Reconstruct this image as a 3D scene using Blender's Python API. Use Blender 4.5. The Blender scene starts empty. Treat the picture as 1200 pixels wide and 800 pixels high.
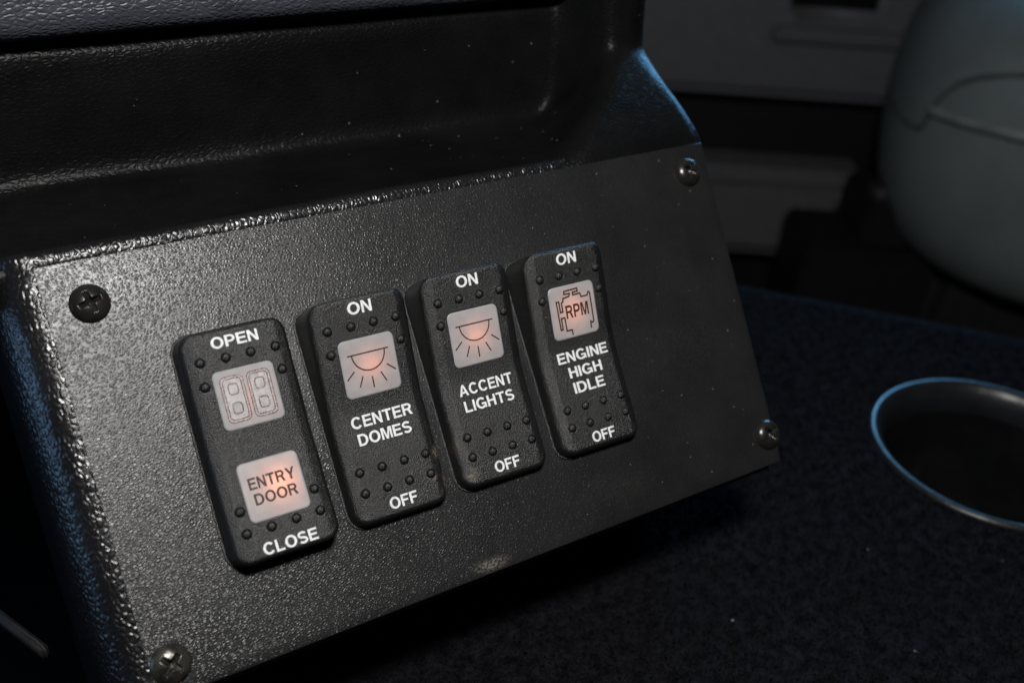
import bpy, bmesh, math, random
from mathutils import Matrix, Vector
from mathutils.bvhtree import BVHTree
random.seed(7)
sc = bpy.context.scene
col = sc.collection
MM = 0.001

# ------------------------------------------------------------------ camera
# world: X along the switch row, Z up, Y away from the viewer; carpet at Z = 0
C_RIGHT = Vector((0.86218956, -0.50313718, 0.05900962))
C_UP = Vector((0.22337732, 0.48214066, 0.84713809))
C_FWD = Vector((0.45467761, 0.71721221, -0.52808609))
CAM = Vector((0.0, 0.0, 0.216))
cd = bpy.data.cameras.new('camera')
cam = bpy.data.objects.new('camera', cd)
col.objects.link(cam)
cm = Matrix.Identity(4)
for i in range(3):
    cm[i][0] = C_RIGHT[i]; cm[i][1] = C_UP[i]; cm[i][2] = -C_FWD[i]; cm[i][3] = CAM[i]
cam.matrix_world = cm
cd.sensor_width = 36.0
cd.lens = 36.0
cd.clip_start = 0.01
cd.clip_end = 20.0
cd.dof.use_dof = True
cd.dof.focus_distance = 0.236
cd.dof.aperture_fstop = 12.0
sc.camera = cam

# ------------------------------------------------------------------ light and exposure
sc.view_settings.view_transform = 'Standard'
sc.view_settings.look = 'None'
sc.view_settings.exposure = 0.0
sc.view_settings.gamma = 1.0
sc.view_settings.use_curve_mapping = False
world = bpy.data.worlds.new('World')
sc.world = world
world.use_nodes = True
bg = world.node_tree.nodes['Background']
bg.inputs['Color'].default_value = (0.55, 0.68, 1.0, 1)
bg.inputs['Strength'].default_value = 0.006


def area(name, loc, target, size, power, color):
    l = bpy.data.lights.new(name, 'AREA')
    l.energy = power; l.color = color
    l.shape = 'RECTANGLE'; l.size = size[0]; l.size_y = size[1]
    o = bpy.data.objects.new(name, l)
    col.objects.link(o)
    o.location = loc
    d = Vector(target) - Vector(loc)
    o.rotation_euler = d.to_track_quat('-Z', 'Y').to_euler()
    return o


area('flash_light', (0.032, -0.014, 0.400), (0.12, 0.19, 0.07), (0.06, 0.045), 1.7, (1.0, 0.98, 0.955))
area('window_light_right', (0.85, 0.74, 0.36), (0.40, 0.36, 0.08), (0.4, 0.18), 6.2, (0.17, 0.50, 0.95))
area('window_light_top', (1.10, 0.84, 0.84), (0.90, 0.42, 0.05), (0.4, 0.3), 2.2, (0.22, 0.62, 0.95))
area('window_light_left', (-0.40, 0.32, 0.08), (0.01, 0.18, 0.08), (0.2, 0.2), 0.30, (0.30, 0.58, 1.0))

# ------------------------------------------------------------------ frames
ORG = Vector((20.645, 199.834, 105.718))     # panel origin, mm (upper left screw area)
VD = Vector((0, -0.644275, -0.764794))       # down the panel
OUT = Vector((0, -0.764794, 0.644275))       # out of the panel
MP = Matrix(((1, 0, 0, ORG.x * MM),
             (0, -VD.y, OUT.y, ORG.y * MM),
             (0, -VD.z, OUT.z, ORG.z * MM),
             (0, 0, 0, 1)))
FWD = Vector((0.5355, 0.8446, 0)); RGT = Vector((0.8446, -0.5355, 0))


def pix(px, py):
    return (C_RIGHT * ((px - 600) / 1200) - C_UP * ((py - 400) / 1200) + C_FWD)


def lpanel(a, b, c=0.0):                     # panel mm (a right, b down, c out) -> local object coordinates (mm)
    return Vector((a, -b, c))


# ------------------------------------------------------------------ helpers
def tag(o, label=None, cat=None, group=None, kind=None):
    if label: o['label'] = label
    if cat: o['category'] = cat
    if group: o['group'] = group
    if kind: o['kind'] = kind
    return o


def mesh_obj(name, verts, faces, mat, parent=None, matrix=None, smooth=True, scale=MM, auto=None):
    me = bpy.data.meshes.new(name)
    me.from_pydata([Vector(v) * scale for v in verts], [], faces)
    me.update()
    bm = bmesh.new(); bm.from_mesh(me)
    bmesh.ops.recalc_face_normals(bm, faces=bm.faces)
    if auto is not None:
        for e in bm.edges:
            if len(e.link_faces) == 2 and e.calc_face_angle(0) > math.radians(auto):
                e.smooth = False
    for fc in bm.faces: fc.smooth = smooth
    bm.to_mesh(me); bm.free()
    return link(name, me, mat, parent, matrix)


def link(name, me, mat, parent=None, matrix=None):
    if mat and not me.materials: me.materials.append(mat)
    o = bpy.data.objects.new(name, me)
    col.objects.link(o)
    if parent: o.parent = parent
    if matrix is not None:
        if parent: o.matrix_local = matrix
        else: o.matrix_world = matrix
    return o


def empty(name, matrix):
    o = bpy.data.objects.new(name, None)
    col.objects.link(o)
    o.empty_display_size = 0.01
    o.matrix_world = matrix
    return o


def bm_obj(name, bm, mat, parent=None, matrix=None, smooth=False):
    for v in bm.verts: v.co *= MM
    for fc in bm.faces: fc.smooth = smooth
    me = bpy.data.meshes.new(name)
    bm.to_mesh(me); bm.free()
    return link(name, me, mat, parent, matrix)


def grid_faces(nr, nc, off=0, flip=False):
    fs = []
    for i in range(nr - 1):
        for j in range(nc - 1):
            q = (off + i * nc + j, off + i * nc + j + 1, off + (i + 1) * nc + j + 1, off + (i + 1) * nc + j)
            fs.append(q[::-1] if flip else q)
    return fs


def smooth01(x, a, b):
    if a == b: return 0.0 if x < a else 1.0
    t = max(0.0, min(1.0, (x - a) / (b - a)))
    return t * t * (3 - 2 * t)


def tube(pts, r, seg=8, closed=False):
    """mm tube along pts -> verts, faces"""
    vs, fs = [], []
    n = len(pts)
    for i, p in enumerate(pts):
        p = Vector(p)
        if closed:
            d = Vector(pts[(i + 1) % n]) - Vector(pts[i - 1])
        else:
            d = Vector(pts[min(i + 1, n - 1)]) - Vector(pts[max(i - 1, 0)])
        d.normalize()
        ref = Vector((0, 0, 1)) if abs(d.z) < 0.9 else Vector((1, 0, 0))
        e1 = d.cross(ref).normalized(); e2 = d.cross(e1)
        for k in range(seg):
            t = 2 * math.pi * k / seg
            vs.append(p + e1 * (r * math.cos(t)) + e2 * (r * math.sin(t)))
    for i in range(n if closed else n - 1):
        for k in range(seg):
            a = i * seg + k; b = i * seg + (k + 1) % seg
            c = ((i + 1) % n) * seg + (k + 1) % seg; d = ((i + 1) % n) * seg + k
            fs.append((a, b, c, d))
    if not closed:
        fs.append(tuple(range(seg))); fs.append(tuple((n - 1) * seg + k for k in range(seg)))
    return vs, fs


def lathe(prof, seg=64):
    """prof [(r, z)] mm -> verts, faces about local z"""
    vs, fs = [], []
    n = len(prof)
    for r, z in prof:
        for k in range(seg):
            t = 2 * math.pi * k / seg
            vs.append((r * math.cos(t), r * math.sin(t), z))
    for i in range(n - 1):
        for k in range(seg):
            fs.append((i * seg + k, i * seg + (k + 1) % seg, (i + 1) * seg + (k + 1) % seg, (i + 1) * seg + k))
    return vs, fs


# ------------------------------------------------------------------ materials
class NT:
    def __init__(self, name):
        self.m = bpy.data.materials.new(name)
        self.m.use_nodes = True
        self.t = self.m.node_tree
        self.b = self.t.nodes['Principled BSDF']
        self.co = self.n('ShaderNodeTexCoord').outputs['Object']

    def n(self, typ, **kw):
        nd = self.t.nodes.new(typ)
        for k, v in kw.items(): setattr(nd, k, v)
        return nd

    def set(self, sock, v):
        if isinstance(v, bpy.types.NodeSocket): self.t.links.new(v, sock)
        else: sock.default_value = v

    def math(self, op, a, b=0.0, c=None, clamp=False):
        nd = self.n('ShaderNodeMath', operation=op, use_clamp=clamp)
        self.set(nd.inputs[0], a); self.set(nd.inputs[1], b)
        if c is not None: self.set(nd.inputs[2], c)
        return nd.outputs[0]

    def mapping(self, scale=(1, 1, 1), rot=(0, 0, 0), loc=(0, 0, 0), src=None):
        nd = self.n('ShaderNodeMapping')
        self.set(nd.inputs['Vector'], src or self.co)
        nd.inputs['Scale'].default_value = scale
        nd.inputs['Rotation'].default_value = rot
        nd.inputs['Location'].default_value = loc
        return nd.outputs[0]

    def noise(self, scale, detail=2.0, rough=0.5, src=None, dist=0.0):
        nd = self.n('ShaderNodeTexNoise')
        self.set(nd.inputs['Vector'], src or self.co)
        nd.inputs['Scale'].default_value = scale
        nd.inputs['Detail'].default_value = detail
        nd.inputs['Roughness'].default_value = rough
        nd.inputs['Distortion'].default_value = dist
        return nd.outputs

    def voronoi(self, scale, feature='F1', src=None, rand=1.0):
        nd = self.n('ShaderNodeTexVoronoi', feature=feature)
        self.set(nd.inputs['Vector'], src or self.co)
        nd.inputs['Scale'].default_value = scale
        nd.inputs['Randomness'].default_value = rand
        return nd.outputs

    def ramp(self, x, a, b, lo=0.0, hi=1.0, smooth=True):
        nd = self.n('ShaderNodeMapRange', interpolation_type='SMOOTHSTEP' if smooth else 'LINEAR')
        self.set(nd.inputs[0], x)
        for i, v in enumerate((a, b, lo, hi)): self.set(nd.inputs[i + 1], v)
        return nd.outputs[0]

    def mix(self, f, a, b):
        nd = self.n('ShaderNodeMix', data_type='RGBA')
        self.set(nd.inputs[0], f); self.set(nd.inputs[6], a); self.set(nd.inputs[7], b)
        return nd.outputs[2]

    def bump(self, h, dist, strength=1.0, prev=None):
        nd = self.n('ShaderNodeBump')
        nd.inputs['Strength'].default_value = strength
        nd.inputs['Distance'].default_value = dist
        self.set(nd.inputs['Height'], h)
        if prev is not None: self.set(nd.inputs['Normal'], prev)
        return nd.outputs[0]

    def warp(self, src, scale, amount):
        ns = self.noise(scale, 2.0, 0.5, src)[1]
        sub = self.n('ShaderNodeVectorMath', operation='SUBTRACT')
        self.set(sub.inputs[0], ns); sub.inputs[1].default_value = (0.5, 0.5, 0.5)
        scl = self.n('ShaderNodeVectorMath', operation='SCALE')
        self.set(scl.inputs[0], sub.outputs[0]); scl.inputs['Scale'].default_value = amount
        add = self.n('ShaderNodeVectorMath', operation='ADD')
        self.set(add.inputs[0], src); self.set(add.inputs[1], scl.outputs[0])
        return add.outputs[0]

    def done(self, color, rough=0.5, normal=None, metallic=0.0, spec=0.5, **kw):
        self.set(self.b.inputs['Base Color'], color)
        self.set(self.b.inputs['Roughness'], rough)
        self.set(self.b.inputs['Metallic'], metallic)
        self.set(self.b.inputs['Specular IOR Level'], spec)
        if normal is not None: self.set(self.b.inputs['Normal'], normal)
        for k, v in kw.items(): self.set(self.b.inputs[k.replace('_', ' ')], v)
        return self.m


def dust(t, color, cell=0.004, size=0.035, keep=0.93, tint=(0.32, 0.32, 0.30, 1)):
    """sparse pale specks of dust"""
    v = t.voronoi(1.0 / cell)
    sel = t.math('GREATER_THAN', t.n('ShaderNodeSeparateColor').outputs[0], keep)
    sep = sel.node.inputs[0].links[0].from_node
    t.set(sep.inputs[0], v[1])
    wob = t.noise(1.0 / cell * 2.2, 1.0)[0]
    dd = t.math('MULTIPLY', v[0], t.ramp(wob, 0.3, 0.7, 0.6, 1.6))
    m = t.math('MULTIPLY', t.ramp(dd, size * 0.7, size, 1.0, 0.0), sel)
    return t.mix(m, color, tint), m


def stains(t, color, spots):
    """worn or dirty places: (x, y, z in m, rx, ry, strength, colour)"""
    for (x, y, rx, ry, rot, amt, tint) in spots:
        mp = t.mapping((1 / rx, 1 / ry, 0.0), (0, 0, rot))
        ct = Matrix.Rotation(rot, 3, 'Z') @ Vector((x / rx, y / ry, 0))
        # scale is applied before rotation in the mapping node
        mp.node.inputs['Location'].default_value = (-ct.x, -ct.y, 0)
        ln = t.n('ShaderNodeVectorMath', operation='LENGTH')
        t.set(ln.inputs[0], mp)
        near = t.ramp(ln.outputs['Value'], 0.15, 1.0, 1.0, 0.0)
        ns = t.ramp(t.noise(1500, 4.0, 0.7)[0], 0.40, 0.62)
        color = t.mix(t.math('MULTIPLY', t.math('MULTIPLY', near, ns), amt), color, tint)
    return color


def grain(t, cell, depth, stretch=(1, 1, 1), rot=0.0, src=None, fine=0.35, broad=0.0, soft=0.35):
    """leather-like moulded grain: pebbles with crooked valleys between"""
    c = src or t.co
    w = t.warp(c, 0.55 / cell, cell * 0.9)
    mp = t.mapping(stretch, (0, 0, rot), src=w)
    v = t.voronoi(1.0 / cell, 'DISTANCE_TO_EDGE', mp)[0]
    h = t.ramp(v, 0.0, soft)
    ns = t.noise(2.6 / cell, 2.0, 0.6, mp)[0]
    h = t.math('MULTIPLY_ADD', ns, fine, h)
    if broad:
        h = t.math('MULTIPLY_ADD', t.noise(0.25 / cell, 2.0, 0.5, c)[0], broad, h)
    return t.bump(h, depth)


def mat_plate():
    t = NT('grained_black_sheet')
    nrm = grain(t, 0.00078, 0.000050, (1.0, 1.8, 1.0), -0.45, fine=0.10, soft=0.50)
    c = t.mix(t.ramp(t.noise(60, 3.0, 0.6)[0], 0.3, 0.7), (0.0090, 0.0092, 0.0096, 1), (0.0128, 0.0130, 0.0134, 1))
    c = stains(t, c, [(0.0725, -0.0790, 0.0065, 0.0020, 0.05, 0.60, (0.26, 0.24, 0.20, 1)),
                      (0.1450, -0.0430, 0.020, 0.012, 0.3, 0.03, (0.20, 0.19, 0.17, 1)),
                      (0.1120, -0.0720, 0.016, 0.006, 0.4, 0.04, (0.20, 0.19, 0.17, 1))])
    c, m = dust(t, c, 0.0026, 0.075, 0.62, (0.12, 0.118, 0.112, 1))
    r = t.ramp(t.noise(35, 3.0, 0.6)[0], 0.3, 0.7, 0.32, 0.39)
    return t.done(c, r, nrm, spec=0.52)


def mat_housing():
    t = NT('coarse_grained_black_moulding')
    nrm = grain(t, 0.0016, 0.00010, (1.4, 1.0, 1.0), 0.1, fine=0.3, broad=0.4)
    c = t.mix(t.ramp(t.noise(45, 3.0, 0.6)[0], 0.3, 0.7), (0.006, 0.006, 0.007, 1), (0.010, 0.010, 0.011, 1))
    c, m = dust(t, c, 0.0040, 0.04, 0.93)
    return t.done(c, 0.28, nrm, spec=0.6)


def mat_recess():
    t = NT('glossy_black_moulding')
    nrm = grain(t, 0.0016, 0.00006, (1.0, 1.5, 1.5), 0.0, fine=0.5, broad=0.4)
    c = t.mix(t.ramp(t.noise(50, 4.0, 0.65)[0], 0.3, 0.7), (0.0034, 0.0035, 0.0037, 1), (0.0060, 0.0060, 0.0062, 1))
    c, m = dust(t, c, 0.0034, 0.06, 0.6, (0.14, 0.14, 0.135, 1))
    return t.done(c, 0.36, nrm, spec=0.10)


def mat_pad():
    t = NT('grained_dash_pad')
    nrm = grain(t, 0.0020, 0.00013, (1.0, 1.8, 1.8), 0.0, fine=0.4)
    c = t.mix(t.ramp(t.noise(70, 3.0)[0], 0.3, 0.7), (0.030, 0.033, 0.042, 1), (0.044, 0.049, 0.062, 1))
    c, m = dust(t, c, 0.005, 0.04, 0.94)
    return t.done(c, 0.42, nrm, spec=0.5)


def mat_rocker(name, spots=()):
    t = NT(name)
    h1 = t.noise(5200, 2.0, 0.7)[0]
    h2 = t.voronoi(3600)[0]
    nrm = t.bump(t.math('MULTIPLY_ADD', h2, 0.7, h1), 0.000125)
    c = t.mix(t.ramp(t.noise(120, 3.0, 0.6)[0], 0.3, 0.7), (0.0068, 0.0068, 0.0070, 1), (0.0100, 0.0099, 0.0099, 1))
    c = stains(t, c, spots)
    c, m = dust(t, c, 0.0020, 0.09, 0.70, (0.10, 0.098, 0.095, 1))
    return t.done(c, 0.33, nrm, spec=0.65)


def mat_simple(name, color, rough, spec=0.5, metallic=0.0, bump=None, var=0.25, dusty=False):
    t = NT(name)
    c2 = tuple(x * (1 + var) for x in color[:3]) + (1,)
    c1 = tuple(x * (1 - var) for x in color[:3]) + (1,)
    sc_ = bump[0] * 0.3 if bump else 60
    c = t.mix(t.ramp(t.noise(sc_, 3.0, 0.6)[0], 0.3, 0.7), c1, c2)
    if dusty: c, m = dust(t, c, 0.006, 0.04, 0.9)
    nrm = None
    if bump: nrm = t.bump(t.noise(bump[0], 3.0, 0.6)[0], bump[1])
    return t.done(c, rough, nrm, metallic, spec)


def mat_ink():
    t = NT('white_print')
    c = t.mix(t.ramp(t.noise(1600, 3.0, 0.6)[0], 0.35, 0.6), (0.66, 0.68, 0.68, 1), (0.80, 0.82, 0.82, 1))
    return t.done(c, 0.5, t.bump(t.noise(3000, 2.0)[0], 0.00005), spec=0.3)


def mat_lens():
    t = NT('milky_lens')
    c = t.mix(t.ramp(t.noise(350, 3.0)[0], 0.3, 0.7), (0.41, 0.42, 0.43, 1), (0.47, 0.48, 0.49, 1))
    p = t.b
    t.set(p.inputs['Base Color'], c)
    p.inputs['Roughness'].default_value = 0.35
    p.inputs['Specular IOR Level'].default_value = 0.4
    tr = t.n('ShaderNodeBsdfTranslucent')
    tr.inputs['Color'].default_value = (0.85, 0.82, 0.80, 1)
    mx = t.n('ShaderNodeMixShader')
    mx.inputs[0].default_value = 0.30
    out = t.t.nodes['Material Output']
    t.t.links.new(p.outputs[0], mx.inputs[1]); t.t.links.new(tr.outputs[0], mx.inputs[2])
    t.t.links.new(mx.outputs[0], out.inputs['Surface'])
    return t.m


def mat_carpet():
    t = NT('navy_black_carpet')
    n1 = t.noise(1500, 3.0, 0.75)[0]
    n2 = t.voronoi(1100)[0]
    nrm = t.bump(t.math('MULTIPLY_ADD', n2, 0.8, n1), 0.0009)
    c = t.mix(t.ramp(t.noise(260, 4.0, 0.75)[0], 0.35, 0.65), (0.0042, 0.0043, 0.0052, 1), (0.0145, 0.0147, 0.0182, 1))
    c = t.mix(t.ramp(t.noise(22, 3.0, 0.6)[0], 0.35, 0.7, 0.0, 0.5), c, (0.008, 0.0082, 0.0098, 1))
    c, m = dust(t, c, 0.0048, 0.10, 0.93, (0.25, 0.25, 0.25, 1))
    return t.done(c, 0.95, nrm, spec=0.03)


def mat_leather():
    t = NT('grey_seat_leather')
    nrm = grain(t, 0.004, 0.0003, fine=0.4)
    c = t.mix(t.ramp(t.noise(14, 3.0, 0.6)[0], 0.3, 0.7), (0.160, 0.188, 0.190, 1), (0.195, 0.228, 0.230, 1))  # blue light from above put into the grey as a slight teal tint
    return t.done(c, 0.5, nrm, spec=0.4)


M_PLATE = mat_plate(); M_HOUSE = mat_housing(); M_RECESS = mat_recess(); M_PAD = mat_pad()
M_ROCK = mat_rocker('black_rocker_plastic')
TAN = (0.30, 0.26, 0.19, 1)
M_ROCK_W = mat_rocker('black_rocker_plastic_worn', [
    (0.0110, -0.0135, 0.0016, 0.0022, 0, 0.8, TAN), (0.0114, -0.0210, 0.0010, 0.0040, 0, 0.7, TAN),
    (0.0085, -0.0185, 0.0016, 0.0014, 0, 0.5, TAN)])
M_ROCK_D = mat_rocker('black_rocker_plastic_dirty', [
    (-0.0090, -0.0215, 0.0026, 0.0022, 0, 0.45, TAN), (-0.0080, -0.0180, 0.0014, 0.0012, 0, 0.6, TAN),
    (-0.0105, -0.0145, 0.0018, 0.003, 0, 0.2, TAN)])
M_INK = mat_ink(); M_LENS = mat_lens()
M_BROWN = mat_simple('dark_brown_print', (0.040, 0.014, 0.009, 1), 0.5, 0.3)
M_SILVER = mat_simple('pale_silver_print', (0.38, 0.36, 0.36, 1), 0.40, 0.7, 0.0, var=0.2, bump=(3000, 0.00007))
M_FOIL = mat_simple('dark_foil_outline', (0.11, 0.042, 0.036, 1), 0.30, 0.9, 0.0, var=0.6, bump=(3000, 0.00012))
M_SCREW = mat_simple('black_oxide_steel', (0.030, 0.029, 0.027, 1), 0.24, 0.6, 0.55, bump=(900, 0.00004))
M_SCREW_W = mat_simple('worn_black_oxide_steel', (0.075, 0.070, 0.060, 1), 0.30, 0.6, 0.7, bump=(900, 0.00008), var=0.6)
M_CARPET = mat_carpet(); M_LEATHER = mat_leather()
M_GROOVE = mat_simple('seam_shadow_leather', (0.085, 0.092, 0.09, 1), 0.6)
M_PIPING = mat_simple('seam_piping', (0.24, 0.27, 0.27, 1), 0.5)
M_TRIM = mat_simple('grey_door_plastic', (0.115, 0.117, 0.125, 1), 0.55, 0.4, bump=(500, 0.0003), var=0.07)
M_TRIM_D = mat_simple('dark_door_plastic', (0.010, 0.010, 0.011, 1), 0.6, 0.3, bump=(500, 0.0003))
M_BLACK = mat_simple('black_plastic', (0.020, 0.020, 0.022, 1), 0.45, 0.4, bump=(700, 0.0002))
M_CUP = mat_simple('dark_polished_insert', (0.010, 0.011, 0.013, 1), 0.36, 0.5, 0.0, bump=(120, 0.0003))
M_WELL = mat_simple('black_glossy_well', (0.007, 0.007, 0.0075, 1), 0.20, 0.6, 0.0, bump=(150, 0.0003))
M_FLOOR = mat_simple('dark_floor_mat', (0.008, 0.008, 0.009, 1), 0.9, 0.1, bump=(300, 0.001))

# ------------------------------------------------------------------ the setting
CUP = Vector((307.0, 157.0, 0.0)); CUP_R = 40.0


def build_carpet():
    """carpeted cover: one sheet with a round opening for the cup holder and a rounded far edge"""
    bm = bmesh.new()
    pts = [(30, -220), (760, -212), (30, 591)]
    outer = []
    for i in range(3):
        a = Vector(pts[i]); b = Vector(pts[(i + 1) % 3])
        for k in range(24):
            p = a.lerp(b, k / 24); outer.append(bm.verts.new((p.x, p.y, 0)))
    hole = [bm.verts.new((CUP.x + CUP_R * math.cos(2 * math.pi * k / 64), CUP.y + CUP_R * math.sin(2 * math.pi * k / 64), 0)) for k in range(64)]
    es = [bm.edges.new((outer[i], outer[(i + 1) % len(outer)])) for i in range(len(outer))]
    hs = [bm.edges.new((hole[i], hole[(i + 1) % 64])) for i in range(64)]
    bmesh.ops.triangle_fill(bm, edges=es + hs, use_beauty=True, use_dissolve=False)
    # roll the edge over and down
    loop = outer
    cen = Vector((250, 90, 0))
    for dx, dz in ((4, -1.2), (8, -5), (10, -12), (11, -130)):
        nl = []
        for v0 in outer:
            d = (v0.co - cen); d.z = 0; d.normalize()
            nl.append(bm.verts.new(v0.co + d * dx + Vector((0, 0, dz))))
        for i in range(len(loop)):
            j = (i + 1) % len(loop)
            bm.faces.new((loop[i], loop[j], nl[j], nl[i]))
        loop = nl
    bmesh.ops.recalc_face_normals(bm, faces=bm.faces)
    o = bm_obj('carpet', bm, M_CARPET, smooth=True)
    return tag(o, 'navy black carpet covering the console around the cup holder', 'carpet', kind='structure')


build_carpet()


def build_pile():
    """short tufts standing on the carpet where it is seen"""
    import numpy as np
    rg = np.random.default_rng(5)
    n = 150000
    x = rg.uniform(60, 420, n); y = rg.uniform(20, 330, n)
    keep = (y < 588 - 1.1 * (x - 30) - 4) & (np.hypot(x - CUP.x, y - CUP.y) > 44.0)
    keep &= ~((y > 200) & (x < 180))
    x, y = x[keep], y[keep]; n = len(x)
    th = rg.uniform(0, 2 * np.pi, n); w = rg.uniform(0.18, 0.42, n)
    h = rg.uniform(0.5, 1.5, n); la = rg.uniform(0, 2 * np.pi, n); ln = rg.uniform(0.2, 1.2, n)
    co = np.zeros((n, 3, 3))
    co[:, 0] = np.c_[x - w * np.cos(th), y - w * np.sin(th), np.full(n, -0.05)]
    co[:, 1] = np.c_[x + w * np.cos(th), y + w * np.sin(th), np.full(n, -0.05)]
    co[:, 2] = np.c_[x + ln * np.cos(la), y + ln * np.sin(la), h]
    me = bpy.data.meshes.new('carpet_pile')
    me.vertices.add(3 * n); me.vertices.foreach_set('co', (co * MM).ravel())
    me.loops.add(3 * n); me.loops.foreach_set('vertex_index', np.arange(3 * n, dtype=np.int32))
    me.polygons.add(n); me.polygons.foreach_set('loop_start', np.arange(0, 3 * n, 3, dtype=np.int32))
    me.update(calc_edges=True)
    o = link('carpet_pile', me, M_CARPET)
    tag(o, 'short dark tufts of the navy black carpet', 'carpet pile', kind='stuff')


build_pile()
fl = mesh_obj('floor', [(-900, -900, -330), (1900, -900, -330), (1900, 1900, -330), (-900, 1900, -330)], [(0, 1, 2, 3)], M_FLOOR)
tag(fl, 'dark vehicle floor below the carpeted console', 'floor', kind='structure')

# ------------------------------------------------------------------ dashboard housing
dash = empty('dashboard', Matrix.Translation((0.1, 0.2, 0.0)))
tag(dash, 'black moulded dashboard housing with grained edges around the switch plate', 'dashboard')
DASH_INV = Matrix.Translation((-0.1, -0.2, 0.0))


def quad(p, q):
    """panel outline: p 0..1 left to right, q 0..1 top to bottom (may run past) -> a, b in mm"""
    tl, tr, br, bl = Vector((-6.7, -9.2)), Vector((169, -11.2)), Vector((163.2, 80)), Vector((-4.6, 82))
    return (tl * (1 - p) + tr * p) * (1 - q) + (bl * (1 - p) + br * p) * q


def panel_world(a, b, c):
    return ORG + Vector((a, 0, 0)) + VD * b + OUT * c


def build_face_frame():
    # columns in mm from the plate's left edge, rows in mm from its top edge
    W, H = 172.0, 91.0
    cols = [(-10.2, -70), (-10.0, -40), (-9.7, -22), (-9.2, -13.5), (-8.4, -9.0), (-7.4, -5.9), (-6.2, -3.5), (-5.0, -1.9), (-3.8, -0.95), (-2.6, -0.42), (-1.6, -0.16),
            (-0.8, -0.04), (-0.02, 0.0)]
    inner = [0.0] + [W * k / 40 for k in range(1, 40)] + [W - 2]
    rcol = [(W - 1.0, -2.8), (W - 0.6, -4), (W - 0.6, -9), (W - 2.5, -25), (W - 4, -70)]
    rows = [(-4.9, -60), (-4.8, -30), (-4.7, -12), (-4.5, -6), (-4.1, -2.6), (-3.6, -1.1), (-3.0, -0.3), (-2.4, 0.08), (-1.8, 0.18), (-1.2, 0.20), (-0.6, 0.14), (-0.2, 0.06), (-0.02, 0.0)]
    rin = [0.0] + [H * k / 20 for k in range(1, 20)] + [H - 1]
    rbot = [(H - 0.2, -2.6), (H + 0.7, -3.0), (H + 1.3, -4.0), (H + 1.5, -5.5), (H + 0.8, -9), (H - 4, -22), (H - 9, -45), (H - 12, -70)]
    C = [(x, c, 0) for x, c in cols] + [(x, 0.4, 1) for x in inner] + [(x, c, 0) for x, c in rcol]
    Rr = [(y, c, 0) for y, c in rows] + [(y, 0.4, 1) for y in rin] + [(y, c, 0) for y, c in rbot]
    vs = []
    rnd = random.Random(3)
    for y, cy, iy in Rr:
        for x, cx, ix in C:
            ab = quad(x / W, y / H)
            if ix and iy: c = -2.2
            else:
                c = min(cx, cy) if (cx < -1 or cy < -1) else min(cx, cy)
                if cx < 0 and cy < 0: c = -math.hypot(cx, cy)
                c += rnd.uniform(-0.02, 0.02)
                if y < 0: c -= 2.2 * smooth01(x, 70, 118)
            vs.append(panel_world(ab.x, ab.y, c))
    return mesh_obj('face_frame', vs, grid_faces(len(Rr), len(C)), M_HOUSE, dash, DASH_INV, auto=50)


build_face_frame()


def build_recess():
    """ledge behind the plate, wall rising to the dash pad, rib closing the recess at the right"""
    base = [(206.6, 104), (206.8, 109), (207.2, 111.6), (208.6, 112.6), (212, 112.9), (217, 112.6), (222, 112.0), (228, 111.4), (234, 111.0), (240, 110.9),
            (245, 111.1), (248.2, 111.9), (249.6, 113.6), (250.2, 117), (250.6, 124), (251.0, 133), (251.3, 138), (251.6, 141.3), (252.4, 142.8), (254.5, 143.4), (262, 143.6), (275, 143.6), (290, 143.6)]
    rib = [(203.5, 105), (204.5, 110), (206.6, 113.2), (208.5, 115.6), (211, 117.8), (214, 120.0), (217, 122.2), (220, 124.2), (223, 126.1), (226, 128.0),
           (229, 129.9), (232, 131.8), (234.2, 133.3), (235.6, 134.8), (236.2, 137), (236.6, 140), (237, 144), (237.4, 150), (238, 157), (239, 166), (240, 178), (242, 192), (244, 210)]
    n = len(base)
    xs = [-70 + 6 * k for k in range(34)] + [134 + 1.6 * k for k in range(34)] + [188.0]
    cols = [(x, 0.0) for x in xs] + [(189.0, .12), (189.8, .35), (190.4, .7), (190.8, 1.3), (191.0, 4.5), (191.0, 12.0)]
    vs = []
    for i in range(n):
        t = i / (n - 1)
        xc = 151 + 26 * smooth01(t, 0.05, 0.62)
        wd = 15 - 5 * t
        r = 1.2 + 5.0 * smooth01(t, 0.12, 0.55)
        for x, turn in cols:
            w = smooth01(x, xc - wd, xc)
            y = base[i][0] * (1 - w) + rib[i][0] * w
            z = base[i][1] * (1 - w) + rib[i][1] * w
            z += 0.25 * math.sin(x * 0.11 + i) * (1 - w)
            xx = x
            # big rounded shoulder on the rib's outer edge
            d = max(0.0, x - (190.0 - 1.6 * r)) / (1.6 * r)
            if d > 0 and turn == 0:
                k = 1 - math.sqrt(max(0.0, 1 - min(d, 1) ** 2 * 0.8))
                y += k * r * 0.75; z -= k * r * 0.65
            elif turn > 0:
                k = 0.55 * r + turn * r * 0.35
                y += k * 0.75; z -= k * 0.65
            vs.append(Vector((xx, y, z)))
    return mesh_obj('recess_wall', vs, grid_faces(n, len(cols)), M_RECESS, dash, DASH_INV)


build_recess()


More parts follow.
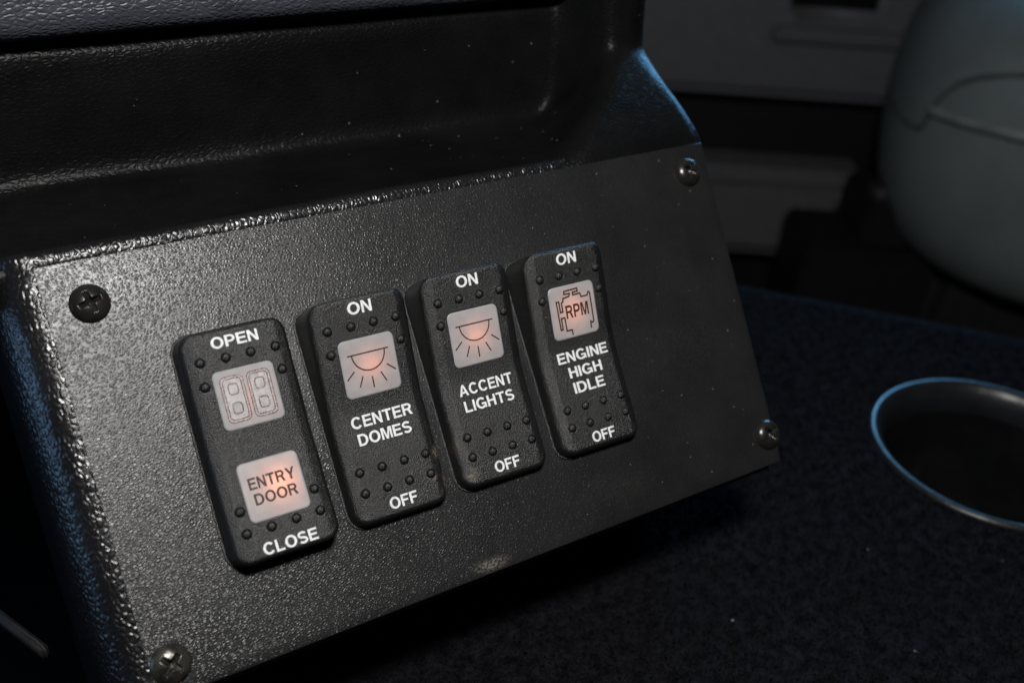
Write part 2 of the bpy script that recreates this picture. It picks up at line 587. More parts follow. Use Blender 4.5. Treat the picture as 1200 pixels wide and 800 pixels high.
def build_pad():
    prof = [(275, 145.9), (262, 145.9), (252.5, 145.7), (249.2, 146.1), (247.3, 147.2), (246.3, 149.2), (246.2, 152), (246.8, 156), (248.2, 161),
            (250.5, 167), (254, 174), (259, 182), (266, 191), (275, 200), (290, 210)]
    xs = [-70 + 5 * k for k in range(49)] + [176, 177, 177.6]
    vs = []
    for i, (y, z) in enumerate(prof):
        for j, x in enumerate(xs):
            e = max(0.0, (x - 172) / 6.0)
            vs.append(Vector((x, y + 14 * e * e, z + 0.4 * math.sin(x * 0.02))))
    return mesh_obj('dash_pad', vs, grid_faces(len(prof), len(xs)), M_PAD, dash, DASH_INV)


build_pad()

# ------------------------------------------------------------------ switch plate with its screws
plate_root = empty('switch_plate', MP)
tag(plate_root, 'black leather-grained switch plate fixed with four dark screws', 'panel')


def build_plate():
    """thin sheet with eased edges, fine enough to carry a slight waviness"""
    W, H, T = 172.0, 91.0, 2.2
    e = [0.0, 0.05, 0.18, 0.4]
    dz = [-0.04, -0.02, -0.006, 0.0]
    xs = e + [W * k / 60 for k in range(1, 60)] + [W - t for t in e[::-1]]
    ys = e + [H * k / 32 for k in range(1, 32)] + [H - t for t in e[::-1]]

    def edge(v, L):
        d = min(v, L - v)
        for k in range(3):
            if d <= e[k] + 1e-6: return dz[k]
        return 0.0
    vs = []
    nx, ny = len(xs), len(ys)
    for y in ys:
        for x in xs:
            ab = quad(x / W, y / H)
            wav = 0.06 * math.sin(x * 0.07 + 0.6) * math.sin(y * 0.09)
            cut = 8.0 if (x > W - 1 or y > H - 1) else 1.0      # cut edges at the right and bottom show more
            vs.append(lpanel(ab.x, ab.y, min(edge(x, W), edge(y, H)) * cut + wav))
    fs = grid_faces(ny, nx)
    # skirt down to the back of the sheet and the back itself
    ring = [j for j in range(nx)] + [i * nx + nx - 1 for i in range(1, ny)] + [(ny - 1) * nx + j for j in range(nx - 2, -1, -1)] + [i * nx for i in range(ny - 2, 0, -1)]
    off = len(vs)
    for k in ring:
        p = vs[k]; vs.append(Vector((p.x, p.y, -T)))
    m = len(ring)
    for k in range(m):
        fs.append((ring[k], off + k, off + (k + 1) % m, ring[(k + 1) % m]))
    fs.append(tuple(off + k for k in range(m)))
    return mesh_obj('plate', vs, fs, M_PLATE, plate_root, Matrix.Identity(4), auto=40)


build_plate()


def screw_mesh(name, mat, R=4.0):
    """pan head with a cross recess, as a fine polar grid"""
    nr, na = 40, 96
    vs, fs = [], []

    def hgt(x, y):
        r = math.hypot(x, y)
        h = 2.3 * math.sqrt(max(0.0, 1 - (r / R) ** 2.4)) if r < R else 0.0
        if r > R * 0.93: h = min(h, 0.9)
        # cross recess with tapering arms
        for (u, v) in ((x, y), (y, x)):
            au, av = abs(u), abs(v)
            hw = 0.62 - 0.08 * au
            if au < 2.45 and av < hw + 0.12:
                k = smooth01(av, hw + 0.12, hw - 0.02) * smooth01(au, 2.45, 2.15)
                h = min(h, h * (1 - k) + k * (0.35 + 0.45 * au))
        rr = 1.15
        k = smooth01(r, rr, rr - 0.35)
        h = min(h, h * (1 - k) + k * (0.1 + 0.5 * r))
        return h
    vs.append((0, 0, hgt(0, 0)))
    for i in range(1, nr + 1):
        r = R * i / nr
        for k in range(na):
            t = 2 * math.pi * k / na
            x, y = r * math.cos(t), r * math.sin(t)
            vs.append((x, y, hgt(x, y) if i < nr else 0.45))
    for k in range(na):
        vs.append((R * math.cos(2 * math.pi * k / na), R * math.sin(2 * math.pi * k / na), -0.5))
    for k in range(na): fs.append((0, 1 + k, 1 + (k + 1) % na))
    for i in range(nr):
        for k in range(na):
            fs.append((1 + i * na + k, 1 + (i + 1) * na + k, 1 + (i + 1) * na + (k + 1) % na, 1 + i * na + (k + 1) % na))
    me = bpy.data.meshes.new(name)
    me.from_pydata([Vector(v) * MM for v in vs], [], fs); me.update()
    for p in me.polygons: p.use_smooth = True
    me.materials.append(mat)
    return me


SM = screw_mesh('screw', M_SCREW, 4.1); SMW = screw_mesh('screw_worn', M_SCREW_W, 4.1)
for (a, b, rot, me) in ((2.1, 0.2, 0.25, SM), (161.0, -3.6, 0.9, SM), (161.0, 71.9, 0.5, SM), (-0.6, 75.4, 0.75, SMW)):
    s = link('screw', me, None, plate_root, Matrix.Translation(lpanel(a, b, 0.0) * MM) @ Matrix.Rotation(rot, 4, 'Z'))

# ------------------------------------------------------------------ rocker switches
RW, RH, RR = 24.4, 50.6, 4.0


def axis_lines(half, forced, step):
    d = [0.0, 0.12, 0.3, 0.5, 0.7, 0.95, 1.2, 1.45, 1.7, 2.1, 2.6, 3.0, 3.3, 3.6, RR]
    out = [-(half - x) for x in d]
    inner = half - RR
    cuts = sorted(set([-inner, inner] + [c for f_ in forced for c in f_]))
    mid = []
    for a, b in zip(cuts[:-1], cuts[1:]):
        n = max(1, int(math.ceil((b - a) / step)))
        mid += [a + (b - a) * k / n for k in range(1 if a == cuts[0] else 0, n)]
    return out + mid + [-v for v in out[::-1]]


def ztop_off(y): return 4.5 + 0.02 * y + 0.25 * 0.5 * (y + math.sqrt(y * y + 9.0)) - 0.0


def ztop_mid(y): return 5.0 + 0.075 * (math.sqrt(y * y + 9.0))


def rim_drop(d, side=1.0, zt=5.0):
    """rim of the rocker: a soft chamfer along the long sides, a tight round at the ends"""
    e = max(0.0, 3.6 - d)
    if e < 0.6: a = 0.375 * e * e
    elif e < 2.0: a = 0.135 + 0.45 * (e - 0.6)
    else: a = 0.765 + 0.45 * (e - 2.0) + 0.8 * (e - 2.0) ** 2
    b = 0.6 * (1 - math.sin(min(1.0, (d - 0.7) / 1.0) * math.pi / 2))
    return a * side + b * (1 - side)


def build_rocker_mesh(ztop, lenses, mat, parent):
    """lenses: list of (y centre, half width, half height): shallow wells for the lamps"""
    fx = [(-l[1], l[1]) for l in lenses][:1]
    fxx = [(-fx[0][1] - 0.02, -fx[0][1], fx[0][1], fx[0][1] + 0.02)]
    fyy = [(l[0] - l[2] - 0.02, l[0] - l[2], l[0] + l[2], l[0] + l[2] + 0.02) for l in lenses]
    xs = axis_lines(RW / 2, fxx, 1.0); ys = axis_lines(RH / 2, fyy, 0.8)
    vs = []
    for y in ys:
        for x in xs:
            d = min(RW / 2 - abs(x), RH / 2 - abs(y))
            px, py = x, y
            p = abs(x) - (RW / 2 - RR); q = abs(y) - (RH / 2 - RR)
            if p > 0 and q > 0:
                r = max(p, q)
                th = (math.pi / 4) * (q / p) if p >= q else math.pi / 2 - (math.pi / 4) * (p / q)
                px = math.copysign(RW / 2 - RR + r * math.cos(th), x)
                py = math.copysign(RH / 2 - RR + r * math.sin(th), y)
            zt = ztop(py)
            side = smooth01((RH / 2 - abs(y)) - (RW / 2 - abs(x)), -0.6, 2.4)
            if p > 0 and q > 0: side = math.cos(th) ** 2
            if d < 0.7:
                z = -0.4 + (zt - rim_drop(0.7, side, zt) + 0.4) * (d / 0.7) ** 0.7
            else:
                z = zt - rim_drop(d, side, zt)
            for (cy, hw, hh) in lenses:
                if abs(x) < hw + 0.005 and abs(y - cy) < hh + 0.005:
                    z -= 4.0
            vs.append((px, py, z))
    return mesh_obj('rocker', vs, grid_faces(len(ys), len(xs)), mat, parent, Matrix.Identity(4), auto=48)


def rrect(w, h, r, n=6):
    pts = []
    for cx, cy, a0 in ((w / 2 - r, h / 2 - r, 0), (-w / 2 + r, h / 2 - r, 90), (-w / 2 + r, -h / 2 + r, 180), (w / 2 - r, -h / 2 + r, 270)):
        for k in range(n + 1):
            t = math.radians(a0 + 90 * k / n)
            pts.append((cx + r * math.cos(t), cy + r * math.sin(t)))
    return pts


def build_lens(ztop, cy, parent, w=13.1, h=12.6):
    o = rrect(w, h, 1.3); i1 = rrect(w - 0.5, h - 0.5, 1.1)
    vs, fs = [], []
    n = len(o)
    for k, (lst, dz) in enumerate(((o, -0.25), (o, 0.12), (i1, 0.28))):
        for x, y in lst: vs.append((x, cy + y, ztop(cy + y) + dz))
    for k in range(2):
        for j in range(n):
            fs.append((k * n + j, k * n + (j + 1) % n, (k + 1) * n + (j + 1) % n, (k + 1) * n + j))
    fs.append(tuple(2 * n + j for j in range(n)))
    return mesh_obj('lens', vs, fs, M_LENS, parent, Matrix.Identity(4), smooth=False)


BUMP = None


def bump_mesh():
    vs = [(0, 0, 0.82)]; fs = []
    seg = 16
    prof = [(0.35, 0.77), (0.65, 0.62), (0.88, 0.40), (1.0, 0.16), (1.12, 0.02), (1.2, -0.3)]
    for r, z in prof:
        for k in range(seg):
            t = 2 * math.pi * k / seg; vs.append((r * math.cos(t), r * math.sin(t), z))
    for k in range(seg): fs.append((0, 1 + k, 1 + (k + 1) % seg))
    for i in range(len(prof) - 1):
        for k in range(seg):
            fs.append((1 + i * seg + k, 1 + (i + 1) * seg + k, 1 + (i + 1) * seg + (k + 1) % seg, 1 + i * seg + (k + 1) % seg))
    me = bpy.data.meshes.new('tactile_dot')
    me.from_pydata([Vector(v) * MM for v in vs], [], fs); me.update()
    for p in me.polygons: p.use_smooth = True
    return me


DOT = {}


def dot(x, y, ztop, mat, parent):
    if mat.name not in DOT:
        me = bump_mesh(); me.materials.append(mat); DOT[mat.name] = me
    sl = (ztop(y + 0.5) - ztop(y - 0.5))
    m = Matrix.Translation(Vector((x, y, ztop(y))) * MM) @ Matrix.Rotation(math.atan(sl), 4, 'X')
    link('tactile_dot', DOT[mat.name], None, parent, m)


def glyph(ch):
    """bold grotesque capital, cap height 1: (width, list of polygons)"""
    S, B = 0.205, 0.175                         # stem and bar weights

    def rect(x0, y0, x1, y1): return [(x0, y0), (x1, y0), (x1, y1), (x0, y1)]

    def arc(cx, cy, rx, ry, sx, sy, a0, a1, n=14):
        """band between an ellipse and one inset by sx, sy, as quads"""
        out = []
        for k in range(n):
            t0 = math.radians(a0 + (a1 - a0) * k / n); t1 = math.radians(a0 + (a1 - a0) * (k + 1) / n)
            out.append([(cx + rx * math.cos(t0), cy + ry * math.sin(t0)), (cx + rx * math.cos(t1), cy + ry * math.sin(t1)),
                        (cx + (rx - sx) * math.cos(t1), cy + (ry - sy) * math.sin(t1)), (cx + (rx - sx) * math.cos(t0), cy + (ry - sy) * math.sin(t0))])
        return out
    if ch == 'I': return S, [rect(0, 0, S, 1)]
    if ch == 'L': return 0.70, [rect(0, 0, S, 1), rect(S, 0, 0.70, B)]
    if ch == 'E': return 0.76, [rect(0, 0, S, 1), rect(S, 0, 0.76, B), rect(S, 0.43, 0.70, 0.43 + B), rect(S, 1 - B, 0.75, 1)]
    if ch == 'F': return 0.70, [rect(0, 0, S, 1), rect(S, 0.41, 0.63, 0.41 + B), rect(S, 1 - B, 0.70, 1)]
    if ch == 'T': return 0.80, [rect(0, 1 - B, 0.80, 1), rect(0.40 - S / 2, 0, 0.40 + S / 2, 1 - B)]
    if ch == 'H': return 0.80, [rect(0, 0, S, 1), rect(0.80 - S, 0, 0.80, 1), rect(S, 0.43, 0.80 - S, 0.43 + B)]
    if ch == 'N': return 0.80, [[(0, 0), (0.19, 0), (0.19, 0.66), (0.60, 0), (0.80, 0), (0.80, 1), (0.61, 1), (0.61, 0.35), (0.20, 1), (0, 1)]]
    if ch == 'M': return 0.96, [[(0, 0), (0.18, 0), (0.18, 0.77), (0.39, 0), (0.57, 0), (0.78, 0.77), (0.78, 0), (0.96, 0), (0.96, 1), (0.67, 1), (0.48, 0.30), (0.29, 1), (0, 1)]]
    if ch == 'A': return 0.96, [[(0, 0), (0.22, 0), (0.295, 0.22), (0.665, 0.22), (0.74, 0), (0.96, 0), (0.59, 1), (0.37, 1)][:3] + [(0.35, 0.385), (0.48, 0.77), (0.48, 1), (0.37, 1)],
                                [(0.96, 0), (0.59, 1), (0.48, 1), (0.48, 0.77), (0.61, 0.385), (0.665, 0.22), (0.74, 0)],
                                [(0.295, 0.22), (0.665, 0.22), (0.61, 0.385), (0.35, 0.385)]]
    if ch == 'Y': return 0.92, [[(0.46 - S / 2, 0), (0.46 + S / 2, 0), (0.46 + S / 2, 0.38), (0.92, 1), (0.68, 1), (0.46, 0.60), (0.24, 1), (0, 1), (0.46 - S / 2, 0.38)]]
    if ch == 'O': return 0.98, arc(0.49, 0.5, 0.49, 0.515, 0.215, 0.18, 0, 360, 32)
    if ch == 'C': return 0.92, arc(0.48, 0.5, 0.48, 0.515, 0.215, 0.18, 38, 322, 28)
    if ch == 'G': return 0.96, arc(0.48, 0.5, 0.48, 0.515, 0.215, 0.18, 40, 318, 28) + [rect(0.76, 0.04, 0.94, 0.36), rect(0.50, 0.36, 0.94, 0.52)]
    if ch == 'D': return 0.86, [rect(0, 0, S, 1), rect(S, 0, 0.40, B), rect(S, 1 - B, 0.40, 1)] + arc(0.40, 0.5, 0.46, 0.5, 0.21, B, -90, 90, 18)
    if ch == 'P': return 0.78, [rect(0, 0, S, 1), rect(S, 1 - B, 0.46, 1), rect(S, 0.36, 0.46, 0.36 + B)] + arc(0.46, 0.68, 0.32, 0.32, 0.20, B, -90, 90, 14)
    if ch == 'R': return 0.86, [rect(0, 0, S, 1), rect(S, 1 - B, 0.48, 1), rect(S, 0.40, 0.48, 0.40 + B)] + arc(0.48, 0.70, 0.34, 0.30, 0.20, B, -90, 90, 14) + \
        [[(0.44, 0.40), (0.62, 0), (0.86, 0), (0.66, 0.44), (0.56, 0.405)]]
    if ch == 'S':
        pts = []
        for k in range(17):
            t = math.radians(28 + 242 * k / 16); pts.append((0.40 + 0.295 * math.cos(t), 0.715 + 0.205 * math.sin(t)))
        for k in range(1, 17):
            t = math.radians(90 - 242 * k / 16); pts.append((0.40 + 0.305 * math.cos(t), 0.285 + 0.205 * math.sin(t)))
        out = []
        for p, q in zip(pts[:-1], pts[1:]):
            pass
        nrm = []
        for k in range(len(pts)):
            p0 = Vector(pts[max(0, k - 1)]); p1 = Vector(pts[min(len(pts) - 1, k + 1)])
            d = (p1 - p0).normalized(); nrm.append(Vector((-d.y, d.x)) * 0.092)
        for k in range(len(pts) - 1):
            a, b = Vector(pts[k]), Vector(pts[k + 1])
            out.append([tuple(a - nrm[k]), tuple(b - nrm[k + 1]), tuple(b + nrm[k + 1]), tuple(a + nrm[k])])
        return 0.80, out
    return 0.4, []


def text_geo(s, gap=0.105):
    vs, fs = [], []
    x = 0.0
    for ch in s:
        w, polys = glyph(ch)
        for pl in polys:
            off = len(vs)
            vs += [Vector((x + px, py, 0)) for px, py in pl]
            fs.append(tuple(range(off, off + len(pl))))
        x += w + gap
    return vs, fs


def lettering(s, cx, cy, width, height, zfun, mat, parent, lift=0.06, bold=0.022, label=None):
    vs, fs = text_geo(s)
    x0 = min(v.x for v in vs); x1 = max(v.x for v in vs); y0 = min(v.y for v in vs); y1 = max(v.y for v in vs)
    out = []
    for v in vs:
        x = cx + ((v.x - x0) / (x1 - x0) - 0.5) * width * 1.05
        y = cy + ((v.y - y0) / (y1 - y0) - 0.5) * height * 1.08
        out.append((x, y, zfun(y) + lift))
    o = mesh_obj('lettering', out, fs, mat, parent, Matrix.Identity(4), smooth=False)
    if label: o['label'] = label
    return o


def stroke(lines, width, zfun, mat, parent, name='icon', lift=0.34):
    """flat printed line work following the lens: list of polylines"""
    vs, fs = [], []
    for pl, closed in lines:
        n = len(pl); off = len(vs)
        for i in range(n):
            p = Vector(pl[i])
            a = Vector(pl[i - 1]) if (i > 0 or closed) else p
            b = Vector(pl[(i + 1) % n]) if (i < n - 1 or closed) else p
            d1 = (p - a); d2 = (b - p)
            if d1.length < 1e-6: d1 = d2
            if d2.length < 1e-6: d2 = d1
            d1.normalize(); d2.normalize()
            n1 = Vector((-d1.y, d1.x)); n2 = Vector((-d2.y, d2.x))
            m = (n1 + n2); m.normalize()
            k = 1 / max(0.5, m.dot(n1))
            for s in (-1, 1):
                q = p + m * (s * width / 2 * k)
                vs.append((q.x, q.y, zfun(q.y) + lift))
        for i in range(n if closed else n - 1):
            j = (i + 1) % n
            fs.append((off + 2 * i, off + 2 * j, off + 2 * j + 1, off + 2 * i + 1))
    return mesh_obj(name, vs, fs, mat, parent, Matrix.Identity(4), smooth=False)


def led(x, y, ztop, parent, power, color):
    l = bpy.data.lights.new('indicator_lamp', 'POINT')
    l.energy = power; l.color = color; l.shadow_soft_size = 0.0009
    o = bpy.data.objects.new('indicator_lamp', l); col.objects.link(o)
    o.parent = parent
    o.matrix_local = Matrix.Translation(Vector((x, y, ztop(y) - 2.9)) * MM)


def dome_icon(cy, zfun, parent):
    r = 3.9; y0 = cy + 2.9
    ls = [([(-4.9, y0), (4.9, y0)], False)]
    ls.append(([(r * math.cos(math.pi + math.pi * k / 20), y0 + r * 1.0 * math.sin(math.pi + math.pi * k / 20)) for k in range(21)], False))
    for ang in (-50, -25, 0, 25, 50):
        t = math.radians(ang)
        c = (0.0, y0 - 0.2)
        ls.append(([(c[0] + 5.1 * math.sin(t), c[1] - 5.1 * math.cos(t)), (c[0] + 7.6 * math.sin(t), c[1] - 7.6 * math.cos(t))], False))
    stroke(ls, 0.30, zfun, M_BROWN, parent)


def patch(pts, zfun, mat, parent, name, lift):
    return mesh_obj(name, [(x, y, zfun(y) + lift) for x, y in pts], [tuple(range(len(pts)))], mat, parent, Matrix.Identity(4), smooth=False)


def door_icon(cy, zfun, parent):
    """two folding door leaves pressed in glittering foil, outlined, with two windows each"""
    for sx in (-1, 1):
        c = 2.85 * sx
        patch([(c + x, cy + y) for x, y in rrect(4.9, 9.7, 1.1, 4)], zfun, M_SILVER, parent, 'door_leaf', 0.32)
        ls = [([(c + x, cy + y) for x, y in rrect(4.9, 9.7, 1.1, 4)], True)]
        ls.append(([(c + x, cy + y) for x, y in rrect(3.9, 8.7, 0.8, 4)], True))
        for dy in (2.1, -2.0):
            ls.append(([(c + x, cy + dy + y) for x, y in rrect(2.0, 2.3, 0.6, 3)], True))
        stroke(ls, 0.27, zfun, M_FOIL, parent, lift=0.36)


def engine_icon(cy, zfun, parent):
    def T(p):                                   # traced on the lens as fractions of its sides
        x, y = p[0] - 45, p[1] - 190
        det = 545 * 560 - 130 * -110
        u = (x * 560 - y * 130) / det; v = (545 * y + 110 * x) / det
        return ((u - 0.5) * 12.6, cy + (0.5 - v) * 12.3)
    P = [(386, 690), (370, 632), (305, 642), (268, 497), (226, 507), (254, 630), (230, 636), (150, 330), (182, 324), (210, 441), (241, 434), (216, 336), (236, 320), (230, 287),
         (306, 262), (312, 230), (242, 242), (238, 210), (402, 171), (411, 204), (350, 217), (356, 246), (446, 226), (463, 264), (540, 250), (552, 208), (568, 210)]
    Q = [(648, 540), (630, 552), (606, 540), (622, 616)]
    stroke([([T(p) for p in P], False), ([T(p) for p in Q], False), ([T((570, 212)), T((648, 538))], False)], 0.38, zfun, M_BROWN, parent)


TOPDOTS = [(-8.1, 6.7), (-2.7, 6.7), (2.7, 6.7), (8.1, 6.7), (-8.3, 11.8), (8.3, 11.8)]
GRP = 'rocker switches in a row on the plate'
LEDC = (1.0, 0.26, 0.09)
switches = [
    dict(a=27.3, top=11.6, z=ztop_mid, mat=M_ROCK, label='rocker switch marked OPEN and CLOSE with two white lenses and ENTRY DOOR', rot=0.0,
         text=[('OPEN', 0.0, 3.3, 9.6, 2.3), ('CLOSE', 0.2, 47.4, 11.2, 2.4)], lens=[15.6, 35.4],
         dots=TOPDOTS + [(-8.1, 38.6), (8.1, 38.4), (-8.0, 43.3), (-2.7, 43.3), (2.7, 43.2), (8.0, 43.1)]),
    dict(a=54.5, top=11.6, z=ztop_off, mat=M_ROCK_W, label='rocker switch lettered CENTER DOMES with worn lower right edge', rot=0.0,
         text=[('ON', 0.1, 3.0, 5.4, 2.5), ('CENTER', 0.3, 27.3, 14.0, 2.5), ('DOMES', 0.0, 31.2, 12.2, 2.5), ('OFF', 0.1, 46.6, 6.4, 2.5)], lens=[15.8],
         dots=TOPDOTS + [(x, 38.1) for x in (-8, -2.7, 2.7, 8)] + [(x, 42.8) for x in (-8, -2.7, 2.7, 8)]),
    dict(a=81.5, top=11.0, z=ztop_off, mat=M_ROCK_D, label='rocker switch lettered ACCENT LIGHTS with dirt near its OFF end', rot=0.0,
         text=[('ON', 0.1, 3.0, 5.4, 2.5), ('ACCENT', 0.1, 27.3, 13.6, 2.5), ('LIGHTS', 0.0, 31.2, 12.6, 2.5), ('OFF', 0.1, 46.6, 6.4, 2.5)], lens=[15.8],
         dots=TOPDOTS + [(x, 38.1) for x in (-8, -2.7, 2.7, 8)] + [(x, 42.8) for x in (-8, -2.7, 2.7, 8)]),
    dict(a=109.0, top=11.0, z=ztop_off, mat=M_ROCK, label='rocker switch lettered ENGINE HIGH IDLE with RPM engine symbol', rot=0.0,
         text=[('ON', 0.1, 3.0, 5.4, 2.5), ('ENGINE', 0.4, 26.3, 14.0, 2.5), ('HIGH', 0.1, 30.2, 9.2, 2.5), ('IDLE', 0.0, 34.1, 8.6, 2.5), ('OFF', 0.1, 46.9, 6.4, 2.5)], lens=[15.6],
         dots=TOPDOTS + [(x, 38.9) for x in (-8, -2.7, 2.7, 8)] + [(x, 43.2) for x in (-8, -2.7, 2.7, 8)]),
]
for k, s in enumerate(switches):
    cy0 = RH / 2 - 0.3                        # distances in the table run down from the top edge
    ctr = lpanel(s['a'], s['top'] + cy0, 0.0) * MM
    root = empty('rocker_switch', MP @ Matrix.Translation(ctr) @ Matrix.Rotation(s['rot'], 4, 'Z'))
    tag(root, s['label'], 'switch', GRP)
    Y = lambda d: cy0 - d
    z = s['z']
    bo = rrect(RW + 0.7, RH + 0.7, 4.2); bi = rrect(RW + 0.4, RH + 0.4, 4.1); nb = len(bo)
    mesh_obj('bezel', [(x, y, -0.4) for x, y in bo] + [(x, y, 0.28) for x, y in bo] + [(x, y, 0.38) for x, y in bi],
             [(i_ + q * nb, (i_ + 1) % nb + q * nb, (i_ + 1) % nb + (q + 1) * nb, i_ + (q + 1) * nb) for q in range(2) for i_ in range(nb)] + [tuple(2 * nb + i_ for i_ in range(nb))],
             M_ROCK, root, Matrix.Identity(4), smooth=False)
    build_rocker_mesh(z, [(Y(l), 5.7, 5.5) for l in s['lens']], s['mat'], root)
    lens = [build_lens(z, Y(l), root) for l in s['lens']]
    for (x, d) in s['dots']: dot(x, Y(d), z, s['mat'], root)
    for (tx, cx, d, w, h) in s['text']:
        lettering(tx, cx, Y(d), w, h, z, M_INK, root)
    L = Y(s['lens'][0])
    if k == 0:
        door_icon(L, z, lens[0])
        lettering('ENTRY', 0.0, Y(33.7), 9.6, 2.3, z, M_BROWN, lens[1], 0.36, 0.02)
        lettering('DOOR', 0.0, Y(37.1), 8.8, 2.3, z, M_BROWN, lens[1], 0.36, 0.02)
        led(1.2, L - 0.4, z, root, 0.00060, LEDC); led(1.6, Y(35.2), z, root, 0.0019, LEDC)
    elif k in (1, 2):
        dome_icon(L, z, lens[0])
        led(0.4, L + 0.9, z, root, 0.00080, LEDC)
    else:
        engine_icon(L, z, lens[0])
        lettering('RPM', 0.9, L - 0.1, 6.3, 2.9, z, M_BROWN, lens[0], 0.36, 0.01)
        led(-0.2, L + 0.8, z, root, 0.0010, LEDC)

# ------------------------------------------------------------------ cup holder
cup = empty('cup_holder', Matrix.Translation(CUP * MM))
tag(cup, 'round dark polished cup holder set into the navy carpet', 'cup holder')
vs, fs = lathe([(37.4, -10), (37.6, -7.0), (38.1, -4.4), (39.0, -1.9), (40.2, 0.1), (41.2, 1.0), (42.2, 1.5), (43.2, 1.4), (44.0, 0.7), (44.4, -1.5)], 96)
mesh_obj('rim', vs, fs, M_CUP, cup, Matrix.Identity(4))
vs, fs = lathe([(38.0, -6.0), (37.5, -10), (36.6, -25), (34.4, -48), (32.5, -56), (28.5, -61), (22, -63.5), (12, -64.5), (0.01, -65)], 96)
mesh_obj('well', vs, fs, M_WELL, cup, Matrix.Identity(4))

# ------------------------------------------------------------------ seat
SE2 = (RGT * 0.375 + FWD * 0.927).normalized(); SE1 = (RGT * 0.927 - FWD * 0.375).normalized()
SCEN = RGT * 560 + FWD * 850 + Vector((0, 0, -40))
SM4 = Matrix(((SE1.x, SE2.x, 0, SCEN.x * MM), (SE1.y, SE2.y, 0, SCEN.y * MM), (0, 0, 1, SCEN.z * MM), (0, 0, 0, 1)))
seat = empty('vehicle_seat', SM4)
tag(seat, 'grey leather seat cushion with rounded front and stitched seams', 'seat')


def spow(v, p): return math.copysign(abs(v) ** p, v)


def build_cushion():
    nu, nv = 96, 48
    vs = []
    for j in range(nv + 1):
        ph = -math.pi / 2 + math.pi * j / nv
        for i in range(nu):
            th = 2 * math.pi * i / nu
            cr = abs(math.cos(ph)) ** (0.52 if ph > 0 else 0.22)
            x = 245 * cr * spow(math.cos(th), 0.6)
            y = 245 * cr * spow(math.sin(th), 0.6)
            z = 145 * spow(math.sin(ph), 0.72) if ph > 0 else 128 * spow(math.sin(ph), 0.85)
            vs.append((x, y, z))
    fs = []
    for j in range(nv):
        for i in range(nu):
            fs.append((j * nu + i, j * nu + (i + 1) % nu, (j + 1) * nu + (i + 1) % nu, (j + 1) * nu + i))
    return vs, fs


cv, cf = build_cushion()
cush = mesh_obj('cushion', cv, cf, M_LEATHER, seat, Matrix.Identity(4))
bvh = BVHTree.FromPolygons([SM4 @ (Vector(v) * MM) for v in cv], cf)


def seam(pts, r, name, lift=0.0):
    out = []
    n = len(pts)
    for i in range(n - 1):
        for k in range(10):
            a = Vector(pts[i]).lerp(Vector(pts[i + 1]), k / 10)
            h = bvh.ray_cast(CAM, pix(a.x, a.y).normalized())
            if h[0] is not None: out.append(h[0] + h[1] * lift * MM)
    # smooth the run of points
    for _ in range(4):
        out = [out[0]] + [(out[i - 1] + out[i] * 2 + out[i + 1]) / 4 for i in range(1, len(out) - 1)] + [out[-1]]
    inv = SM4.inverted()
    vs, fs = tube([inv @ p / MM for p in out], r)
    mesh_obj(name, vs, fs, M_GROOVE if name == 'seam_groove' else M_PIPING, seat, Matrix.Identity(4))


seam([(1093, 129), (1120, 139), (1160, 150), (1200, 160), (1260, 172), (1330, 180)], 3.6, 'piping', 1.8)
seam([(1093, 135), (1120, 146), (1160, 157), (1200, 167), (1260, 179), (1330, 187)], 1.6, 'seam_groove', 0.0)
seam([(1093, 128), (1106, 112), (1122, 99), (1150, 91), (1200, 88), (1260, 92), (1330, 98)], 2.0, 'seam_groove')
seam([(1093, 130), (1080, 152), (1066, 146), (1052, 128), (1044, 108)], 1.8, 'seam_groove')
# pedestal under the cushion
bm = bmesh.new()
bmesh.ops.create_cube(bm, size=1.0)
for v in bm.verts:
    v.co = Vector((v.co.x * 330 * (1.0 if v.co.z > 0 else 1.1), v.co.y * 330, v.co.z * 175 - 195))
bmesh.ops.bevel(bm, geom=list(bm.edges), offset=14, segments=3, affect='EDGES')
bm_obj('pedestal', bm, M_BLACK, seat, Matrix.Identity(4))

# ------------------------------------------------------------------ door trim behind
VM = Matrix(((RGT.x, FWD.x, 0, 0), (RGT.y, FWD.y, 0, 0), (0, 0, 1, 0), (0, 0, 0, 1)))


def vbox(bm, r0, r1, d0, d1, z0, z1, bev=6, taper=0.0):
    g = bmesh.ops.create_cube(bm, size=1.0)['verts']
    for v in g:
        x = r0 if v.co.x < 0 else r1
        if v.co.x > 0 and v.co.z < 0: x -= taper
        v.co = Vector((x, d0 if v.co.y < 0 else d1, z0 if v.co.z < 0 else z1))
    es = list({e for v in g for e in v.link_edges})
    if bev: bmesh.ops.bevel(bm, geom=es, offset=bev, segments=4, affect='EDGES')


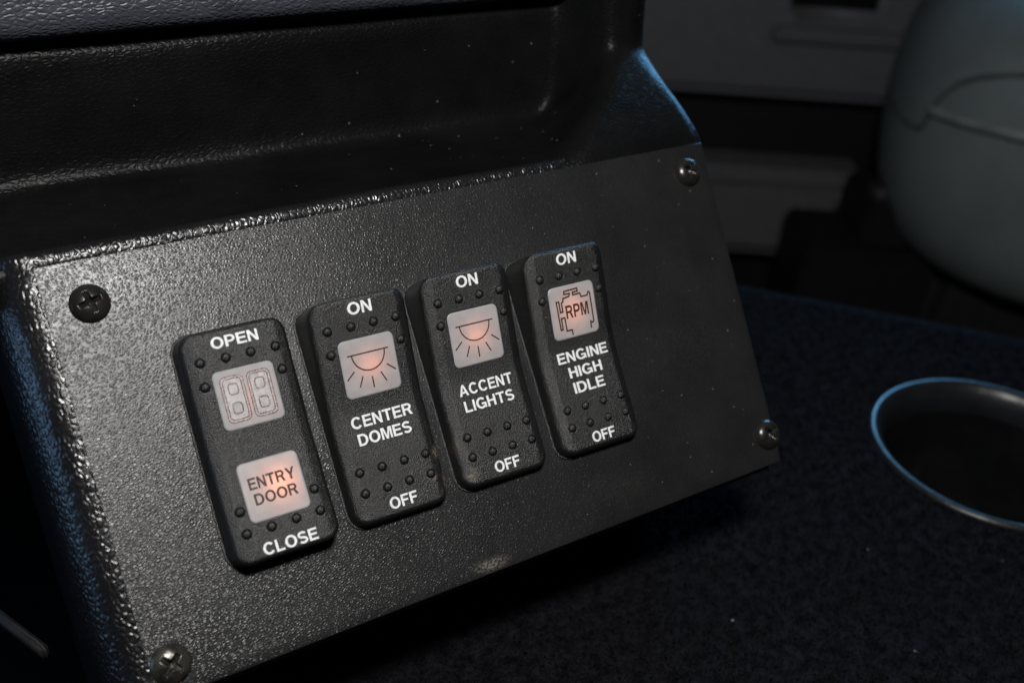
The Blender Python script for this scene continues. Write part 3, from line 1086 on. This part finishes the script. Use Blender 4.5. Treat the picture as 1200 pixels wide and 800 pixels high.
DB = Vector((200, 900, -330))
DM = VM @ Matrix.Translation(DB * MM); DI = Matrix.Translation(-DB * MM)
door = empty('door_trim', DM)
tag(door, 'grey plastic door trim with a dark map pocket behind the seat', 'door panel')
bm = bmesh.new(); vbox(bm, -250, 900, 890, 960, -68, 250, 10)
pan = bm_obj('upper_panel', bm, M_TRIM, door, DI, False)
bm = bmesh.new(); vbox(bm, 214, 304, 870, 926, 0, 48, 7)
cutter = bm_obj('cutter', bm, M_TRIM, door, DI, True)
md = pan.modifiers.new('cut', 'BOOLEAN'); md.operation = 'DIFFERENCE'; md.object = cutter; md.solver = 'EXACT'
bpy.context.view_layer.update()
me = bpy.data.meshes.new_from_object(pan.evaluated_get(bpy.context.evaluated_depsgraph_get()))
pan.modifiers.clear(); pan.data = me
bpy.data.objects.remove(cutter)
bm = bmesh.new(); vbox(bm, 203, 318, 878, 896, -14, -2, 3)
bm_obj('pull_lip', bm, M_TRIM, door, DI, False)
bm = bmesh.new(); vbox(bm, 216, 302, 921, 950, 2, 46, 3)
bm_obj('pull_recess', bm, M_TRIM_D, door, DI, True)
bm = bmesh.new(); vbox(bm, -250, 900, 935, 970, -332, -60, 4)
bm_obj('back_board', bm, M_TRIM_D, door, DI, False)
bm = bmesh.new(); vbox(bm, -250, 322, 876, 940, -218, -131, 14, 55)
bm_obj('map_pocket', bm, M_TRIM, door, DI, False)

# seat adjuster box beside the seat
AB = Vector((262, 770, -330))
adj = empty('adjuster_housing', VM @ Matrix.Translation(AB * MM)); AI = Matrix.Translation(-AB * MM)
tag(adj, 'black plastic box with a small knob beside the grey seat', 'box')
bm = bmesh.new(); vbox(bm, 236, 345, 760, 850, -330, -150, 4)
vbox(bm, 282, 345, 775, 850, -152, -112, 4)
bm_obj('body', bm, M_TRIM_D, adj, AI, False)
vs, fs = lathe([(12, 0), (12, 7), (10, 10), (0.01, 10.5)], 24)
mesh_obj('knob', vs, fs, M_BLACK, adj, AI @ Matrix.Translation(Vector((296, 795, -112)) * MM))

# lower trim edge left of the housing
a = CAM + pix(-60, 672).normalized() * 0.31; b = CAM + pix(52, 757).normalized() * 0.275
bm = bmesh.new()
bmesh.ops.create_cube(bm, size=1.0)
L = (b - a).length / MM
for v in bm.verts: v.co = Vector((v.co.x * L, v.co.y * 2.0, v.co.z * 5 - 2.5))
bmesh.ops.bevel(bm, geom=list(bm.edges), offset=0.8, segments=3, affect='EDGES')
xd = (b - a).normalized(); yd = Vector((0, 0, 1)).cross(xd).normalized(); zd = xd.cross(yd)
mt = Matrix(((xd.x, yd.x, zd.x, 0), (xd.y, yd.y, zd.y, 0), (xd.z, yd.z, zd.z, 0), (0, 0, 0, 1)))
mt.translation = (a + b) / 2
tag(bm_obj('trim_strip', bm, M_TRIM_D, None, mt, True), 'narrow dark trim edge low beside the dashboard housing', 'trim')
